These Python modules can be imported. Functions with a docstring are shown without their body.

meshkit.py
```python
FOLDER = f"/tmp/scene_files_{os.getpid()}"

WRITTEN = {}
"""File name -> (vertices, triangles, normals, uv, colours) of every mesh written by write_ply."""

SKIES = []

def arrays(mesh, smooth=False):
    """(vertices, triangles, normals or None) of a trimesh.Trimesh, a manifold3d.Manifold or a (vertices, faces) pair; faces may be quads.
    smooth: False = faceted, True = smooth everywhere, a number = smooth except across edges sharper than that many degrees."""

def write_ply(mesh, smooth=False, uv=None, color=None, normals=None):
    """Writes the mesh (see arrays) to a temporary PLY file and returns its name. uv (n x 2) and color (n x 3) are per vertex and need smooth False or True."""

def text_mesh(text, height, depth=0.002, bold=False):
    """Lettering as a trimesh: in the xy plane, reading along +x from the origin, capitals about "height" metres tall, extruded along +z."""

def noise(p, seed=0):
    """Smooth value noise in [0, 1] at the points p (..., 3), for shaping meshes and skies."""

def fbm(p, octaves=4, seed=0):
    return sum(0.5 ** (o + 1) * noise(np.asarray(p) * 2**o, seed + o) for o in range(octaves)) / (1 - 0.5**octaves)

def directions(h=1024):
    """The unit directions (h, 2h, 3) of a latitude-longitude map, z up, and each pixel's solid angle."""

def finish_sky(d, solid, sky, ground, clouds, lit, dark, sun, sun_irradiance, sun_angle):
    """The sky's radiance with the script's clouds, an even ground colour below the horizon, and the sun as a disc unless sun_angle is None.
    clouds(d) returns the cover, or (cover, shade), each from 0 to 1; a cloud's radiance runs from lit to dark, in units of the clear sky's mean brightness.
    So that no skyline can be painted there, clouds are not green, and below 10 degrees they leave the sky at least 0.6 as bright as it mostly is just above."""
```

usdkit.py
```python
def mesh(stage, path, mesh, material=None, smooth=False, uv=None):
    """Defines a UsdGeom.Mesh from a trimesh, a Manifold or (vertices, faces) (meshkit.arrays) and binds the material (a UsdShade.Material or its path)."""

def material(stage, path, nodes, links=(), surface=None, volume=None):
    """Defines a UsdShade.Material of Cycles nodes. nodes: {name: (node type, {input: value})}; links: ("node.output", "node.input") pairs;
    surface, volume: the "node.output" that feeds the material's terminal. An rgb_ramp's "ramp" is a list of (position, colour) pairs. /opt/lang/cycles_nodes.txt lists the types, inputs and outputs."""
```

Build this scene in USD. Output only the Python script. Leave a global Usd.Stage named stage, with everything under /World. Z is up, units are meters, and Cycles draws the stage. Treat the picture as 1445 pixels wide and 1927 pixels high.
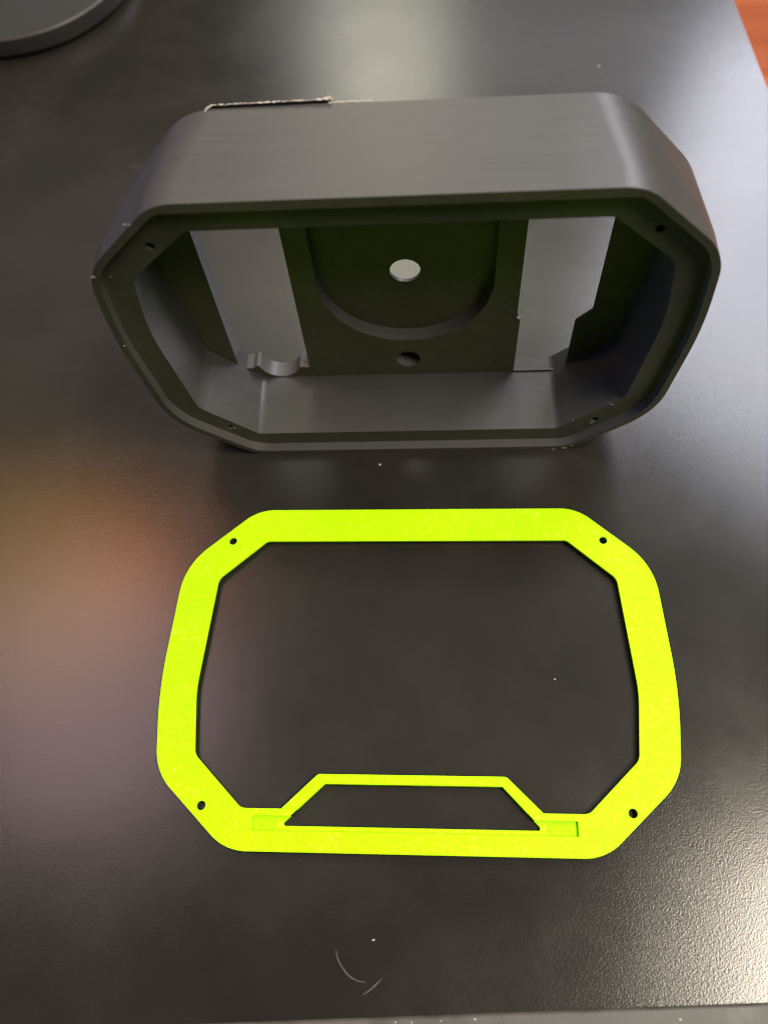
import math, random
import numpy as np
import trimesh, manifold3d as m3, usdkit
from shapely.geometry import Polygon, Point, box
from shapely.ops import unary_union
from shapely import affinity
from pxr import Usd, UsdGeom, UsdLux, UsdShade, Gf, Sdf

random.seed(4)
rng = np.random.default_rng(4)
MM = 0.001
stage = Usd.Stage.CreateInMemory()
UsdGeom.SetStageUpAxis(stage, "Z")
UsdGeom.SetStageMetersPerUnit(stage, 1.0)
UsdGeom.Xform.Define(stage, "/World")
UsdGeom.Scope.Define(stage, "/World/Looks")

# ------------------------------------------------------------------ camera
CAM_H = 237.565
RIGHT = (0.9902779870, -0.1239955690, -0.0630444865)
UP = (0.1391025104, 0.8827308873, 0.4488169696)
FWD = (0.0, 0.4532232115, -0.8913970611)
cam = UsdGeom.Camera.Define(stage, "/World/camera")
cam.AddTransformOp().Set(Gf.Matrix4d(*RIGHT, 0, *UP, 0, *[-x for x in FWD], 0, 0, 0, CAM_H * MM, 1))
cam.CreateFocalLengthAttr(6.86)
cam.CreateHorizontalApertureAttr(6.86 * 1445 / 1528.47)
cam.CreateFStopAttr(2.2)
cam.CreateFocusDistanceAttr(0.236)
cam.CreateClippingRangeAttr(Gf.Vec2f(0.01, 100))
cam.CreateExposureAttr(0.0)

# ------------------------------------------------------------------ light: an evening room, ceiling lamps and dim walls
def mat(name, nodes, links=(), surface=None, volume=None):
    return usdkit.material(stage, f"/World/Looks/{name}", nodes, links, surface, volume)

def lamp(name, az, el, dist, w, h, color, intensity, target=(0.0, 0.08, 0.0), shape="rect", roll=0.0):
    a, e = math.radians(az), math.radians(el)
    d = np.array([math.sin(a) * math.cos(e), math.cos(a) * math.cos(e), math.sin(e)])
    p = np.array(target) + d * dist
    z = d                                       # the lamp shines along -z
    x = np.cross([0, 0, 1.0], z); x /= np.linalg.norm(x); y = np.cross(z, x)
    if shape == "rect":
        l = UsdLux.RectLight.Define(stage, f"/World/{name}")
        l.CreateWidthAttr(w); l.CreateHeightAttr(h)
    else:
        l = UsdLux.DiskLight.Define(stage, f"/World/{name}")
        l.CreateRadiusAttr(w)
    l.AddTransformOp().Set(Gf.Matrix4d(*x, 0, *y, 0, *z, 0, *p, 1))
    l.CreateColorAttr(Gf.Vec3f(*color)); l.CreateIntensityAttr(intensity)
    return l

lamp("ceiling_lamp", 112, 61.5, 2.5, 0.74, 0.74, (1.0, 0.89, 0.73), 43)
lamp("room_lamp", 138, 56, 2.0, 0.45, 0.45, (1.0, 0.95, 0.84), 27)
lamp("window_light", 34.5, 38, 2.0, 0.34, 0.85, (0.86, 0.87, 1.0), 13)
lamp("window_light_far", 50, 40, 2.0, 0.46, 0.85, (0.86, 0.87, 1.0), 13)
lamp("back_window", 13, 30, 2.2, 1.15, 0.34, (0.93, 0.94, 1.0), 1.7)
lamp("back_lamp", 5.0, 40, 1.9, 0.26, 1.0, (1.0, 0.97, 0.74), 5.6)
lamp("back_wall_light", 5.0, 47, 2.1, 1.15, 0.55, (1.0, 0.95, 0.84), 1.3)
lamp("left_window", -80, 17, 2.2, 1.0, 0.5, (0.38, 0.44, 1.0), 13)
lamp("orange_lamp", -49, 52.5, 1.4, 0.19, 0, (1.0, 0.50, 0.03), 3.3, shape="disk")
lamp("red_lamp", -39, 57, 1.4, 0.11, 0, (1.0, 0.26, 0.10), 5.5, shape="disk")
lamp("pink_lamp", -58, 60.5, 1.5, 0.26, 0, (1.0, 0.67, 0.74), 4.3, shape="disk")
ceil = UsdLux.RectLight.Define(stage, "/World/ceiling_glow")
ceil.CreateWidthAttr(2.6); ceil.CreateHeightAttr(2.2); ceil.CreateColorAttr(Gf.Vec3f(1.0, 0.92, 0.80)); ceil.CreateIntensityAttr(0.38)
ceil.AddTranslateOp().Set(Gf.Vec3d(0.1, 1.25, 1.6))
dome = UsdLux.DomeLight.Define(stage, "/World/room_ambience")
bg = mat("room_ambience", {"b": ("background_shader", {"color": (1.0, 0.92, 0.80), "strength": 0.035})}, surface="b.background")
UsdShade.MaterialBindingAPI.Apply(dome.GetPrim()).Bind(bg)

# ------------------------------------------------------------------ helpers
def tag(p, label=None, cat=None, group=None, kind=None):
    p = p.GetPrim() if hasattr(p, "GetPrim") else p
    for k, v in (("label", label), ("category", cat), ("group", group), ("kind", kind)):
        if v:
            p.SetCustomDataByKey(k, v)
    return p

def numbered(parent, name):
    k, n = 0, name
    while stage.GetPrimAtPath(f"{parent}/{n}"):
        k += 1
        n = f"{name}_{k:03d}"
    return f"{parent}/{n}"

def thing(name, loc=(0, 0, 0), rotz=0.0):
    x = UsdGeom.Xform.Define(stage, numbered("/World", name))
    x.AddTranslateOp().Set(Gf.Vec3d(*loc)); x.AddRotateZOp().Set(rotz)
    return x

def part(parent, name, mesh, material, smooth=30):
    path = str(parent.GetPath()) if parent else "/World"
    return usdkit.mesh(stage, numbered(path, name), mesh, material, smooth=smooth)

def tm(man):
    m = man.to_mesh()
    return trimesh.Trimesh(np.asarray(m.vert_properties)[:, :3], np.asarray(m.tri_verts), process=False)

def cross(poly):
    polys = getattr(poly, "geoms", [poly])
    rings = []
    for g in polys:
        rings.append(np.asarray(g.exterior.coords)[:-1]); rings += [np.asarray(i.coords)[:-1] for i in g.interiors]
    return m3.CrossSection(rings, m3.FillRule.EvenOdd)

def ext_z(poly, z0, z1):                       # plan polygon (x, y), extruded upwards, mm
    return m3.Manifold.extrude(cross(poly), z1 - z0).translate((0, 0, z0))

def ext_v(poly, v0, v1):                       # front-view polygon (u, z), extruded away from the viewer, mm
    return m3.Manifold.extrude(cross(poly), v1 - v0).rotate((90, 0, 0)).translate((0, v1, 0))

def rounded(pts, r, n=14):
    """A polygon whose corners are rounded, each with its own radius when r is a list."""
    pts = [np.asarray(p, float) for p in pts]; out = []
    for k, p in enumerate(pts):
        rk = r[k] if np.ndim(r) else r
        a, b = pts[k - 1] - p, pts[(k + 1) % len(pts)] - p
        la, lb = np.linalg.norm(a), np.linalg.norm(b); a /= la; b /= lb
        half = math.acos(np.clip(a @ b, -1, 1)) / 2
        t = min(rk / math.tan(half), 0.49 * la, 0.49 * lb); rk = t * math.tan(half)
        m = (a + b) / np.linalg.norm(a + b); c = p + m * rk / math.sin(half)
        a0 = math.atan2(*(p + a * t - c)[::-1]); a1 = math.atan2(*(p + b * t - c)[::-1])
        d = (a1 - a0 + math.pi) % (2 * math.pi) - math.pi
        out += [c + rk * np.array([math.cos(a0 + d * q), math.sin(a0 + d * q)]) for q in np.linspace(0, 1, n)]
    return Polygon(out).buffer(0)

def metres(m):
    m = tm(m) if isinstance(m, m3.Manifold) else m.copy()
    m.apply_scale(MM)
    return m

def tube(points, r, n=6):
    pts = np.asarray(points, float); v = []; f = []
    for i, p in enumerate(pts):
        t = pts[min(i + 1, len(pts) - 1)] - pts[max(i - 1, 0)]; t /= np.linalg.norm(t)
        a = np.cross(t, [0.13, 0.31, 0.94]); a /= np.linalg.norm(a); b = np.cross(t, a)
        rr = r[i] if np.ndim(r) else r
        for k in range(n):
            q = 2 * math.pi * k / n
            v.append(p + rr * (math.cos(q) * a + math.sin(q) * b))
    for i in range(len(pts) - 1):
        for k in range(n):
            a0, a1 = i * n + k, i * n + (k + 1) % n
            f += [(a0, a1, a1 + n), (a0, a1 + n, a0 + n)]
    for base in (0, (len(pts) - 1) * n):
        for k in range(1, n - 1):
            f.append((base, base + k, base + k + 1))
    m = trimesh.Trimesh(v, f, process=False); m.fix_normals()
    return m

# ------------------------------------------------------------------ materials
def grained(name, base, rough, bump_scale, bump_mm, strength=0.6, spec=0.5, stretch=(1, 1, 1), blotch=0.0, blotch_scale=22, bevel=0.0, extra=None, tint=None, base_var=0.0):
    nodes = {
        "tc": ("texture_coordinate", {}),
        "mp": ("mapping", {"scale": stretch}),
        "nz": ("noise_texture", {"scale": bump_scale, "detail": 3.0, "roughness": 0.55}),
        "bp": ("bump", {"strength": strength, "distance": bump_mm * MM}),
        "cl": ("noise_texture", {"scale": blotch_scale, "detail": 4.0, "roughness": 0.6}),
        "rr": ("map_range", {"from_min": 0.3, "from_max": 0.7, "to_min": rough - blotch, "to_max": rough + blotch, "clamp": True}),
        "cr": ("rgb_ramp", {"ramp": [(0.3, [c * (1 - base_var) for c in base]), (0.7, [c * (1 + base_var) for c in base])]}),
        "p": ("principled_bsdf", {"specular_ior_level": spec}),
    }
    links = [("tc.object", "mp.vector"), ("mp.vector", "nz.vector"), ("nz.fac", "bp.height"), ("tc.object", "cl.vector"),
             ("cl.fac", "rr.value"), ("rr.result", "p.roughness"), ("cl.fac", "cr.fac"), ("cr.color", "p.base_color"), ("bp.normal", "p.normal")]
    if bevel:
        nodes["bv"] = ("bevel", {"samples": 6, "radius": bevel * MM})
        links.append(("bv.bevel", "bp.normal"))
    return mat(name, nodes, links, surface="p.BSDF")

M_desk = mat("desk_laminate", {
    "tc": ("texture_coordinate", {}),
    "nz": ("noise_texture", {"scale": 2500.0, "detail": 1.0, "roughness": 0.5, "distortion": 0.6}),
    "vo": ("voronoi_texture", {"scale": 2600.0, "feature": "smooth_f1", "smoothness": 0.6}),
    "mx": ("mix_float", {"fac": 0.7}),
    "bp": ("bump", {"strength": 0.9, "distance": 0.000031}),
    "cl": ("noise_texture", {"scale": 26.0, "detail": 5.0, "roughness": 0.6}),
    "rr": ("map_range", {"from_min": 0.3, "from_max": 0.7, "to_min": 0.15, "to_max": 0.20, "clamp": True}),
    "cr": ("rgb_ramp", {"ramp": [(0.3, (0.0118, 0.0110, 0.0088)), (0.7, (0.0185, 0.0172, 0.0138))]}),
    "p": ("principled_bsdf", {"specular_ior_level": 0.5}),
}, [("tc.object", "nz.vector"), ("tc.object", "vo.vector"), ("nz.fac", "mx.a"), ("vo.distance", "mx.b"), ("mx.result", "bp.height"), ("tc.object", "cl.vector"),
    ("cl.fac", "rr.value"), ("rr.result", "p.roughness"), ("cl.fac", "cr.fac"), ("cr.color", "p.base_color"), ("bp.normal", "p.normal")], surface="p.BSDF")
M_edge = grained("desk_edge_rubber", (0.06, 0.058, 0.052), 0.5, 900, 0.08, 0.5, 0.4, blotch=0.08, blotch_scale=120, base_var=0.3)
M_neon = mat("neon_plastic", {
    "tc": ("texture_coordinate", {}),
    "gr": ("noise_texture", {"scale": 1000.0, "detail": 2.0, "roughness": 0.6}),
    "cl": ("noise_texture", {"scale": 90.0, "detail": 4.0, "roughness": 0.65}),
    "tn": ("mix_float", {"fac": 0.22}),
    "bv": ("bevel", {"samples": 6, "radius": 0.0003}),
    "bp": ("bump", {"strength": 0.9, "distance": 0.00007}),
    "cr": ("rgb_ramp", {"ramp": [(0.30, (0.355, 0.77, 0.0)), (0.5, (0.405, 0.85, 0.0)), (0.62, (0.435, 0.88, 0.0)), (0.71, (0.60, 0.93, 0.08))]}),
    "p": ("principled_bsdf", {"roughness": 0.42, "specular_ior_level": 0.11}),
}, [("tc.object", "gr.vector"), ("tc.object", "cl.vector"), ("gr.fac", "tn.a"), ("cl.fac", "tn.b"), ("tn.result", "cr.fac"), ("gr.fac", "bp.height"),
    ("bv.bevel", "bp.normal"), ("cr.color", "p.base_color"), ("bp.normal", "p.normal")], surface="p.BSDF")
M_neon_rough = grained("neon_plastic_rough", (0.36, 0.74, 0.0), 0.5, 700, 0.3, 1.0, 0.08, stretch=(1, 1.0, 1), bevel=0.2, base_var=0.1, blotch_scale=500)
def printed(name, wall, face, spec, bevel):
    """Printed plastic: side walls built of fine layers (along local y) scatter more; faces laid flat on the bed are smooth, dark and glossy."""
    return mat(name, {
        "tc": ("texture_coordinate", {}),
        "mp": ("mapping", {"scale": (11, 1300, 11)}),
        "nz": ("noise_texture", {"scale": 1.0, "detail": 2.0, "roughness": 0.6}),
        "mr": ("mapping", {"rotation": (0, 0.75, 0)}),
        "mq": ("mapping", {"scale": (1500, 30, 40)}),
        "nf": ("noise_texture", {"scale": 1.0, "detail": 2.0, "roughness": 0.6}),
        "sx": ("separate_xyz", {}), "ab": ("math", {"math_type": "absolute"}), "isf": ("math", {"math_type": "greater_than", "value2": 0.75}),
        "gr": ("noise_texture", {"scale": 1300.0, "detail": 1.0}),
        "cl": ("noise_texture", {"scale": 45.0, "detail": 4.0, "roughness": 0.6}),
        "tr": ("mix_float", {}), "h": ("mix_float", {"fac": 0.25}), "tn": ("mix_float", {"fac": 0.5}),
        "bv": ("bevel", {"samples": 6, "radius": bevel * MM}),
        "bp": ("bump", {"strength": 0.8, "distance": 0.032 * MM}),
        "rw": ("map_range", {"from_min": 0.3, "from_max": 0.7, "to_min": 0.31, "to_max": 0.40, "clamp": True}),
        "cw": ("rgb_ramp", {"ramp": [(0.3, [c * 0.88 for c in wall]), (0.7, [c * 1.12 for c in wall])]}),
        "cf": ("rgb_ramp", {"ramp": [(0.3, [c * 0.75 for c in face]), (0.7, [c * 1.25 for c in face])]}),
        "cm": ("mix", {}),
        "p": ("principled_bsdf", {"specular_ior_level": spec}),
    }, [("tc.object", "mp.vector"), ("mp.vector", "nz.vector"), ("tc.object", "mr.vector"), ("mr.vector", "mq.vector"), ("mq.vector", "nf.vector"),
        ("tc.normal", "sx.vector"), ("sx.y", "ab.value1"), ("ab.value", "isf.value1"), ("isf.value", "tr.fac"), ("nz.fac", "tr.a"), ("nf.fac", "tr.b"),
        ("tc.object", "gr.vector"), ("tc.object", "cl.vector"), ("tr.result", "h.a"), ("gr.fac", "h.b"), ("h.result", "bp.height"), ("bv.bevel", "bp.normal"),
        ("tr.result", "tn.a"), ("cl.fac", "tn.b"), ("tn.result", "cw.fac"), ("tn.result", "cf.fac"), ("tn.result", "rw.value"),
        ("isf.value", "cm.fac"), ("cw.color", "cm.color1"), ("cf.color", "cm.color2"), ("cm.color", "p.base_color"), ("rw.result", "p.roughness"), ("bp.normal", "p.normal")], surface="p.BSDF")
M_shell = printed("dark_grey_plastic", (0.052, 0.052, 0.0495), (0.050, 0.048, 0.034), 0.26, 0.15)
M_panel = printed("dark_grey_panel_plastic", (0.095, 0.095, 0.090), (0.066, 0.063, 0.040), 0.22, 0.15)
M_disc = grained("grey_disc_plastic", (0.020, 0.020, 0.0195), 0.45, 700, 0.05, 0.4, 0.5, bevel=0.5, base_var=0.05)
M_fray = grained("frayed_plastic", (0.55, 0.50, 0.43), 0.35, 900, 0.1, 0.5, 0.6, base_var=0.2, blotch_scale=700)
M_burr = grained("burr_plastic", (0.20, 0.19, 0.165), 0.4, 900, 0.1, 0.5, 0.5)
M_scratch = grained("pale_scratch", (0.055, 0.050, 0.042), 0.5, 900, 0.05, 0.4, 0.5, base_var=0.4, blotch_scale=700)
M_lint = grained("white_lint", (0.45, 0.42, 0.38), 0.7, 900, 0.05, 0.4, 0.3)

def wood(i):
    k = rng.uniform(0.8, 1.2)
    return mat(f"red_wood_{i}", {
        "tc": ("texture_coordinate", {}), "mp": ("mapping", {"scale": (1.6, 22.0, 22.0), "location": (i * 3.7, i * 1.3, 0)}),
        "nz": ("noise_texture", {"scale": 1.6, "detail": 6.0, "roughness": 0.6, "distortion": 0.5}),
        "cr": ("rgb_ramp", {"ramp": [(0.25, (0.30 * k, 0.08 * k, 0.032 * k)), (0.5, (0.48 * k, 0.125 * k, 0.050 * k)), (0.75, (0.60 * k, 0.18 * k, 0.075 * k))]}),
        "p": ("principled_bsdf", {"roughness": 0.4}),
    }, [("tc.object", "mp.vector"), ("mp.vector", "nz.vector"), ("nz.fac", "cr.fac"), ("cr.color", "p.base_color")], surface="p.BSDF")

# ------------------------------------------------------------------ the desk
DESK_ROT = -5.0
desk = thing("desk", (0.0, 0.0, 0.0), DESK_ROT)
tag(desk, "black textured desk top under the printed plastic pieces", "desk")
def to_desk(x, y):
    a = math.radians(-DESK_ROT)
    return (x * math.cos(a) - y * math.sin(a), x * math.sin(a) + y * math.cos(a))
ex, _ = to_desk(189.5, 327.0)
_, ey = to_desk(0.0, -21.0)
X0, X1, Y0, Y1 = ex - 1200, ex, ey, ey + 640
top = ext_z(Polygon([(X0, Y0), (X1, Y0), (X1, Y1), (X0, Y1)]).buffer(-4).buffer(4, quad_segs=8), -22, 0)
top_m = trimesh.Trimesh(*[np.asarray(a) for a in (tm(top).vertices, tm(top).faces)], process=False)
part(desk, "desk_surface", metres(top_m), M_desk)
# a dropped rounded edge strip along the near side
prof = Polygon([(0, -21), (0, -1.2), (-1.0, -0.75), (-6, -1.1), (-11, -2.2), (-14.5, -5.0), (-16, -9.5), (-16, -21)])
strip = m3.Manifold.extrude(cross(prof), 1200).rotate((90, 0, 0)).rotate((0, 0, 90)).translate((X0, Y0 - 0.15, 0))
part(desk, "edge_strip", metres(strip), M_edge, smooth=50)
for sx in (X0 + 60, X1 - 60):
    for sy in (Y0 + 60, Y1 - 60):
        part(desk, "leg", metres(ext_z(Point(sx, sy).buffer(22), -698, -22.2)), M_edge)
def on_desk(pts, r, flat=0.35):
    q = np.array([[*to_desk(x, y), 0.0] for x, y in pts])
    m = tube(q, r); m.vertices[:, 2] = m.vertices[:, 2] * flat + 0.02
    return m
def smooth_line(p, n=14):
    from scipy.interpolate import make_interp_spline
    p = np.asarray(p, float); t = np.linspace(0, 1, len(p))
    return make_interp_spline(t, p, k=min(2, len(p) - 1))(np.linspace(0, 1, n))
a = smooth_line([(-28.11, -3.28), (-27.33, -6.65), (-24.93, -9.93), (-21.4, -11.42)])
part(desk, "scratch", metres(on_desk(a, 0.16 * np.sin(np.linspace(0.35, 2.9, 14)) + 0.04)), M_scratch)
a = smooth_line([(-22.25, -14.13), (-19.7, -12.9), (-17.15, -11.23)])
part(desk, "scratch", metres(on_desk(a, 0.13 * np.sin(np.linspace(0.3, 2.9, 14)) + 0.04)), M_scratch)
a = smooth_line([(-88, 304), (-82, 300.5), (-77, 298)])
part(desk, "scratch", metres(on_desk(a, 0.13)), M_scratch)
sp = []
for i in range(46):                              # specks of dust caught on the strip
    x = rng.normal(-22, 9) if i < 38 else rng.uniform(-90, 60)
    y = -10.5 - 0.0873 * (x + 25) * 0 + 0
    qx, _ = to_desk(x, -20)
    s = trimesh.creation.icosphere(1, rng.uniform(0.08, 0.30)); s.apply_scale((1.5, 1, 0.6))
    yy = rng.uniform(1.0, 6.5)
    s.apply_translation((qx, Y0 - yy, -0.75 - 0.075 * yy)); sp.append(s)
tag(part(desk, "dust", metres(trimesh.util.concatenate(sp)), M_lint, smooth=True), "pale dust specks on the edge strip", kind="stuff")

# ------------------------------------------------------------------ wooden floor far below, beside the desk
floor = thing("wood_floor", (0.75, 1.25, -0.70), -12.0)
tag(floor, "reddish brown plank floor beyond the right edge of the desk", None, kind="structure")
woods = [wood(i) for i in range(4)]
for i in range(12):
    y = (i - 6) * 0.096
    cut = rng.uniform(-0.9, -0.1)
    for a0, a1 in ((-1.6, cut), (cut, 1.4)):
        b = trimesh.creation.box((a1 - a0 - 0.002, 0.094, 0.018)); b.apply_translation(((a0 + a1) / 2, y, -0.009 - 0.001 * rng.random()))
        part(floor, "plank", b, woods[int(rng.integers(4))], smooth=False)
base = trimesh.creation.box((3.2, 1.6, 0.02)); base.apply_translation((-0.1, 0, -0.031))
part(floor, "subfloor", base, M_edge, smooth=False)

# ------------------------------------------------------------------ neon frame lying on the desk
T = 2.5
F_OUT = [(-51.3, 92.5), (51.3, 92.5), (73.3, 73.0), (75.8, 33.1), (73.1, 9.2), (51.0, -11.1), (-51.0, -11.1), (-73.1, 9.2), (-75.8, 33.1), (-73.3, 73.0)]
F_IN = [(-47.5, 81.3), (47.5, 81.3), (61.8, 68.3), (64.5, 33.1), (62.5, 14.4), (47.6, 0.0), (-47.6, 0.0), (-62.5, 14.4), (-64.5, 33.1), (-61.8, 68.3)]
def fr_pt(pts):
    return Polygon(pts)
outer = rounded(F_OUT, [14, 14, 22, 150, 17, 15, 15, 17, 150, 22])
inner = rounded(F_IN, [2.5, 2.5, 4, 45, 4, 3.5, 3.5, 4, 45, 4])
trap = Polygon([(-36.4, -4.35), (-24.6, 6.75), (24.6, 6.75), (35.2, -4.35)])
trap = trap.union(box(-36, -4.35, 34.8, -4.2)).buffer(-0.6).buffer(0.6)
tab_out = Polygon([(-36.4, -0.6), (-36.4, 0.0), (-26.6, 9.4), (25.8, 9.4), (35.4, 0.0), (35.4, -0.6)]).buffer(-1.6).buffer(1.6)
tab_out = tab_out.union(Polygon([(-36.4, -0.6), (-36.4, 0.0), (-27.5, 8.5), (26.7, 8.5), (35.4, 0.0), (35.4, -0.6)]))
tab = tab_out.intersection(box(-80, 0.0, 80, 40)).difference(trap)
ring = outer.difference(inner).difference(trap)
for x, y in ((-58.7, 81.4), (58.9, 81.2), (-58.9, 0.45), (59.2, 0.4)):
    ring = ring.difference(Point(x, y).buffer(1.25, quad_segs=10))
groove = box(-44.1, -5.75, 44.4, -1.9)
GZ = 1.4
frame = thing("neon_frame", (-3.6219 * MM, 27.418 * MM, 0.0), math.degrees(-0.14932))
tag(frame, "flat neon yellow-green plastic frame lying on the black desk", "frame")
PLATE = 1.75                                   # a thin plate on a set-back foot
plate = ext_z(ring.difference(groove), PLATE, T)
foot = ext_z(ring.buffer(-2.3).difference(groove.buffer(0.2)), 0.05, PLATE - 0.003)
floor_g = ext_z(ring.intersection(groove.buffer(0.2)), 0.3, GZ)
part(frame, "frame_ring", metres(m3.Manifold.compose([plate, foot, floor_g])), M_neon, smooth=25)
part(frame, "tab_bar", metres(ext_z(tab, 0.9, T - 0.02)), M_neon, smooth=25)
# rough stringy floors of the two short grooves
def rough_pad(x0, x1, y0, y1, z, nx, ny, seed):
    r2 = np.random.default_rng(seed)
    gx, gy = np.meshgrid(np.linspace(x0, x1, nx), np.linspace(y0, y1, ny))
    h = 0.10 * np.abs(np.sin((gx * 1.0 + gy * 0.9) * 3.3)) + r2.uniform(0, 0.16, gx.shape) * (r2.random(gx.shape) > 0.55)
    v = np.stack([gx.ravel(), gy.ravel(), z + h.ravel()], 1)
    f = []
    for j in range(ny - 1):
        for i in range(nx - 1):
            q = j * nx + i
            f += [(q, q + 1, q + nx + 1), (q, q + nx + 1, q + nx)]
    return trimesh.Trimesh(v, f, process=False)
part(frame, "groove_floor", metres(rough_pad(-43.8, -37.6, -5.5, -2.2, GZ + 0.02, 26, 14, 1)), M_neon_rough, smooth=40)
part(frame, "groove_floor", metres(rough_pad(36.4, 44.1, -5.5, -2.2, GZ + 0.02, 30, 14, 2)), M_neon_rough, smooth=40)

# ------------------------------------------------------------------ dark housing standing on its edge
case = thing("plastic_housing", (12.199 * MM, 145.139 * MM, 0.0), math.degrees(-0.1430))
tag(case, "dark grey plastic housing standing on edge behind the neon frame, open side forward", "housing")
BACK, PANEL = 29.2, 23.2
O_PTS = [(-53, 0.0), (53, 0.0), (76.8, 21.8), (80.0, 62.0), (77.8, 88.6), (55.2, 109.4), (-55.2, 109.4), (-77.8, 88.6), (-80.0, 62.0), (-76.8, 21.8)]
shell_out = rounded(O_PTS, [14, 14, 26, 150, 20, 13, 13, 20, 150, 26])
recess = affinity.translate(affinity.scale(outer.buffer(0.5), 1, -1, origin=(0, 0)), 0, 94.7)
recess = shell_out.buffer(-2.1).intersection(box(-100, 1.3, 100, 106.6))
BK_PTS = [(-52, 0.4), (52, 0.4), (75.6, 22.6), (79.0, 60.0), (78.4, 84.0), (53.6, 109.3), (-51.2, 109.3), (-78.0, 82.8), (-79.0, 60.0), (-75.6, 22.6)]
back_out = rounded(BK_PTS, [14, 14, 26, 120, 26, 18, 18, 26, 120, 26])
P_PTS = [(-50.5, 98.4), (50.5, 98.4), (68.0, 83.0), (70.7, 62.0), (67.0, 25.4), (48.3, 8.5), (-50.6, 8.5), (-67.0, 24.4), (-70.9, 62.5), (-68.3, 83.0)]
opening = rounded(P_PTS, [4, 4, 7, 90, 7, 3.5, 3.5, 7, 90, 7])
shell = m3.Manifold.batch_hull([ext_v(shell_out, -3.0, 4.0), ext_v(back_out, BACK - 0.8, BACK - 0.7), ext_v(back_out.buffer(-0.8), BACK - 0.1, BACK)]) - ext_v(recess, -3.5, 0.0) - ext_v(opening, -1.0, BACK + 1)
for u, z in ((-60.2, 94.0), (61.6, 94.2), (-59.3, 12.8), (59.7, 13.3)):
    shell -= ext_v(Point(u, z).buffer(1.2, quad_segs=8), -1.0, 9.0)
part(case, "shell", metres(shell), M_shell, smooth=28)
# back panel with its slots, round pocket and holes
slot_l = Polygon([(-58.4, 16.0), (-57.8, 14.6), (-56.4, 13.8), (-34.1, 13.8), (-33.6, 92.0), (-58.4, 92.0)])
slot_l = slot_l.union(Point(-44.2, 15.9).buffer(7.0, quad_segs=20))
slot_l = slot_l.difference(Polygon([(-53.6, 13.0), (-51.3, 13.0), (-51.1, 14.9), (-52.0, 15.1), (-53.2, 14.4)]))
slot_r = Polygon([(35.4, 9.1), (52.5, 9.1), (52.6, 34.6), (57.2, 39.6), (57.2, 92.0), (34.2, 92.0), (34.3, 38.4), (35.4, 36.6)])
slot_r = slot_r.union(Point(35.2, 36.6).buffer(1.0))
slot_r_wide = slot_r.union(box(35.4, 8.0, 52.5, 12)).union(Polygon([(50, 8.0), (60.5, 8.0), (61.5, 92.0), (50, 92.0)]))
flare = ext_v(slot_r_wide, PANEL + 0.5, BACK + 1)
pocket = Point(0.1, 53.2).buffer(26.4, quad_segs=30).union(box(-26.3, 53.2, 26.5, 90.0))
panel = ext_v(opening.buffer(-0.02), PANEL, BACK - 0.05) - ext_v(slot_l.union(slot_r), PANEL - 1, BACK + 1) - flare - ext_v(pocket, PANEL - 1, BACK - 1.2)
panel -= ext_v(Point(0.1, 53.3).buffer(4.65, quad_segs=16), PANEL - 1, BACK + 2)
panel -= ext_v(Point(-0.2, 16.9).buffer(4.0, quad_segs=14), PANEL - 1, PANEL + 4.5)
part(case, "back_panel", metres(panel), M_panel, smooth=28)
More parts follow.
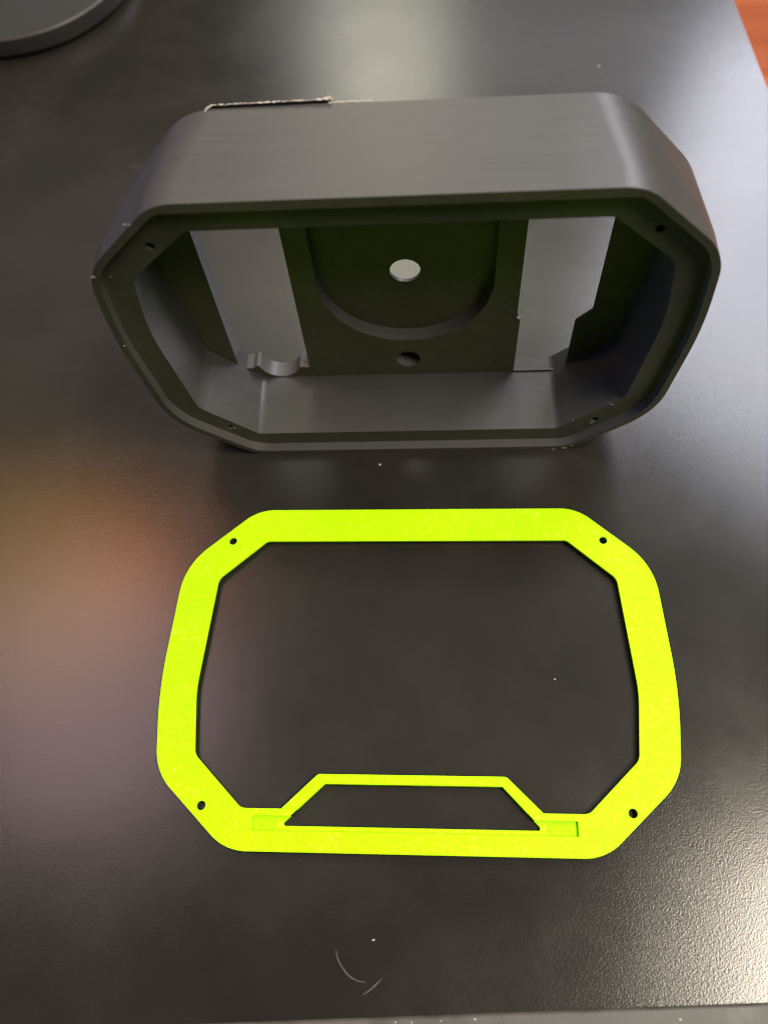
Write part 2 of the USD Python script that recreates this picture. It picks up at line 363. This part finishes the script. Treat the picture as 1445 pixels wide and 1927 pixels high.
# torn, frayed layer along the back of the top edge
def fray(u0, u1, n, amp, lift, seed, v=BACK - 0.3, z=109.4):
    r2 = np.random.default_rng(seed)
    u = np.linspace(u0, u1, n)
    z_ = z + lift * np.clip(np.linspace(0, 6, n), 0, 1) * np.clip(np.linspace(4, 0, n) + 0.35, 0, 1) + r2.normal(0, amp, n)
    v_ = v + r2.normal(0, amp, n)
    return tube(np.stack([u, v_, z_], 1), 0.10 + 0.10 * r2.random(n), 5)
r3 = np.random.default_rng(8)
fr = []
u = -44.2
while u < -16.5:                                # broken pale beads on the torn upper lip
    L = r3.uniform(0.7, 2.4); q = np.linspace(u, min(u + L, -15.6), 6)
    fr.append(tube(np.stack([q, np.full(6, BACK - 0.25) + r3.normal(0, 0.05, 6), 110.05 + 0.25 * (q + 44) / 28 + r3.normal(0, 0.05, 6)], 1), r3.uniform(0.08, 0.26) * np.array([0.4, 0.9, 1, 1, 0.8, 0.4]), 5))
    u += L + r3.uniform(-0.1, 0.5)
fr.append(fray(-16.0, -5.5, 18, 0.04, 0.05, 5))
fr.append(tube([(-46.2, BACK - 1.4, 108.9), (-45.4, BACK - 0.7, 109.6), (-44.0, BACK - 0.3, 110.1)], [0.1, 0.26, 0.2], 6))
fr.append(tube([(-17.2, BACK - 0.2, 110.3), (-15.6, BACK, 110.6), (-15.1, BACK, 110.2), (-16.0, BACK - 0.1, 109.7)], [0.2, 0.26, 0.2, 0.16], 6))
n = 60                                          # the dark lifted layer below the beads
uu = np.linspace(-44.5, -15.4, n); zt = 110.0 + 0.25 * (uu + 44) / 28 + r3.normal(0, 0.06, n)
vv = np.concatenate([np.stack([uu, np.full(n, BACK - 0.15), np.full(n, 109.0)], 1), np.stack([uu, np.full(n, BACK - 0.3), zt], 1),
                     np.stack([uu, np.full(n, BACK + 0.05), np.full(n, 109.0)], 1), np.stack([uu, np.full(n, BACK - 0.1), zt], 1)])
ff = []
for k in range(n - 1):
    for a_, b_ in ((0, n), (3 * n, 2 * n), (n, 3 * n)):
        ff += [(a_ + k, a_ + k + 1, b_ + k + 1), (a_ + k, b_ + k + 1, b_ + k)]
part(case, "torn_layer", metres(trimesh.Trimesh(vv, ff, process=False)), M_disc, smooth=False)
part(case, "frayed_strand", metres(trimesh.util.concatenate(fr)), M_fray, smooth=40)
def burr(u, v, z, s=0.3, seed=0):
    r2 = np.random.default_rng(seed)
    p = np.array([u, v, z], float); q = [p]
    for _ in range(4):
        p = p + r2.normal(0, 1, 3) * s * (1.3, 0.5, 0.6); q.append(p)
    return tube(q, 0.085, 5)
spots = [(-62.8, -3.1, 104.0), (-61.3, -3.1, 103.6), (-65.3, -0.1, 97.5), (-76.6, -3.1, 88.0), (-73.4, -0.1, 84.2), (-77.9, -3.1, 60.5), 
         (75.0, -3.1, 29.5), (66.5, -3.1, 11.2), (48.5, -3.1, 0.9), (51.2, -3.1, 1.6), (54.0, -3.1, 2.6), (57.0, -0.1, 14.6), (52.7, -0.1, 13.0), (50.6, -3.1, 1.2), (64.0, 0.0, 22.0), (48.0, BACK - 0.6, 108.9), (50.0, BACK - 0.8, 108.0), (58.9, -0.1, 12.0), (-58.0, -0.1, 12.0)]
for i, s in enumerate(spots):
    part(case, "burr", metres(burr(*s, seed=i)), M_burr, smooth=40)

# ------------------------------------------------------------------ round disc at the back left
disc = thing("round_disc", (-143.9 * MM, 444.9 * MM, 0.0))
tag(disc, "round flat dark grey plastic disc at the back left of the desk", "disc")
R, Hd = 57.05, 10.1
prof = np.array([(0.0, 1.0), (R - 3.0, 1.0), (R - 1.0, 1.3), (R - 0.15, 2.2), (R, 3.2), (R, Hd - 1.3), (R - 0.25, Hd - 0.5), (R - 0.9, Hd), (R - 2.2, Hd), (R - 2.9, Hd - 0.5), (0.0, Hd - 0.5)])
part(disc, "disc_body", metres(trimesh.creation.revolve(prof, sections=128)), M_disc, smooth=35)
foot = trimesh.creation.cylinder(R - 4, 0.95, sections=96); foot.apply_translation((0, 0, 0.52))
part(disc, "foot_pad", metres(foot), M_edge, smooth=30)

# ------------------------------------------------------------------ lint on the desk
for i, (x, y, s, lab) in enumerate([
        (10.9, 373.7, 0.75, "tiny pale crumb on the desk far behind the housing"),
        (42.5, 58.5, 0.38, "tiny pale fleck on the desk inside the neon frame"),
        (-18.5, -2.4, 0.42, "tiny pale speck on the desk near its front edge above the scratches"),
        (0.5, 139.0, 0.5, "tiny pale shaving on the desk just in front of the housing"),
        (121.0, 324.8, 0.6, "short pale fibre on the desk behind the right end of the housing")]):
    q = np.array([[0, 0, 0.12], [s * 0.9, s * 0.25, 0.2], [s * 1.6, -0.1 * s, 0.1]])
    o = thing("lint_speck", (x * MM, y * MM, 0.0005 * 0), float(rng.uniform(-60, 20)))
    part(o, "fibre", metres(tube(q, [0.4 * s, 0.55 * s, 0.3 * s], 6)), M_lint, smooth=40)
    tag(o, lab, "lint")
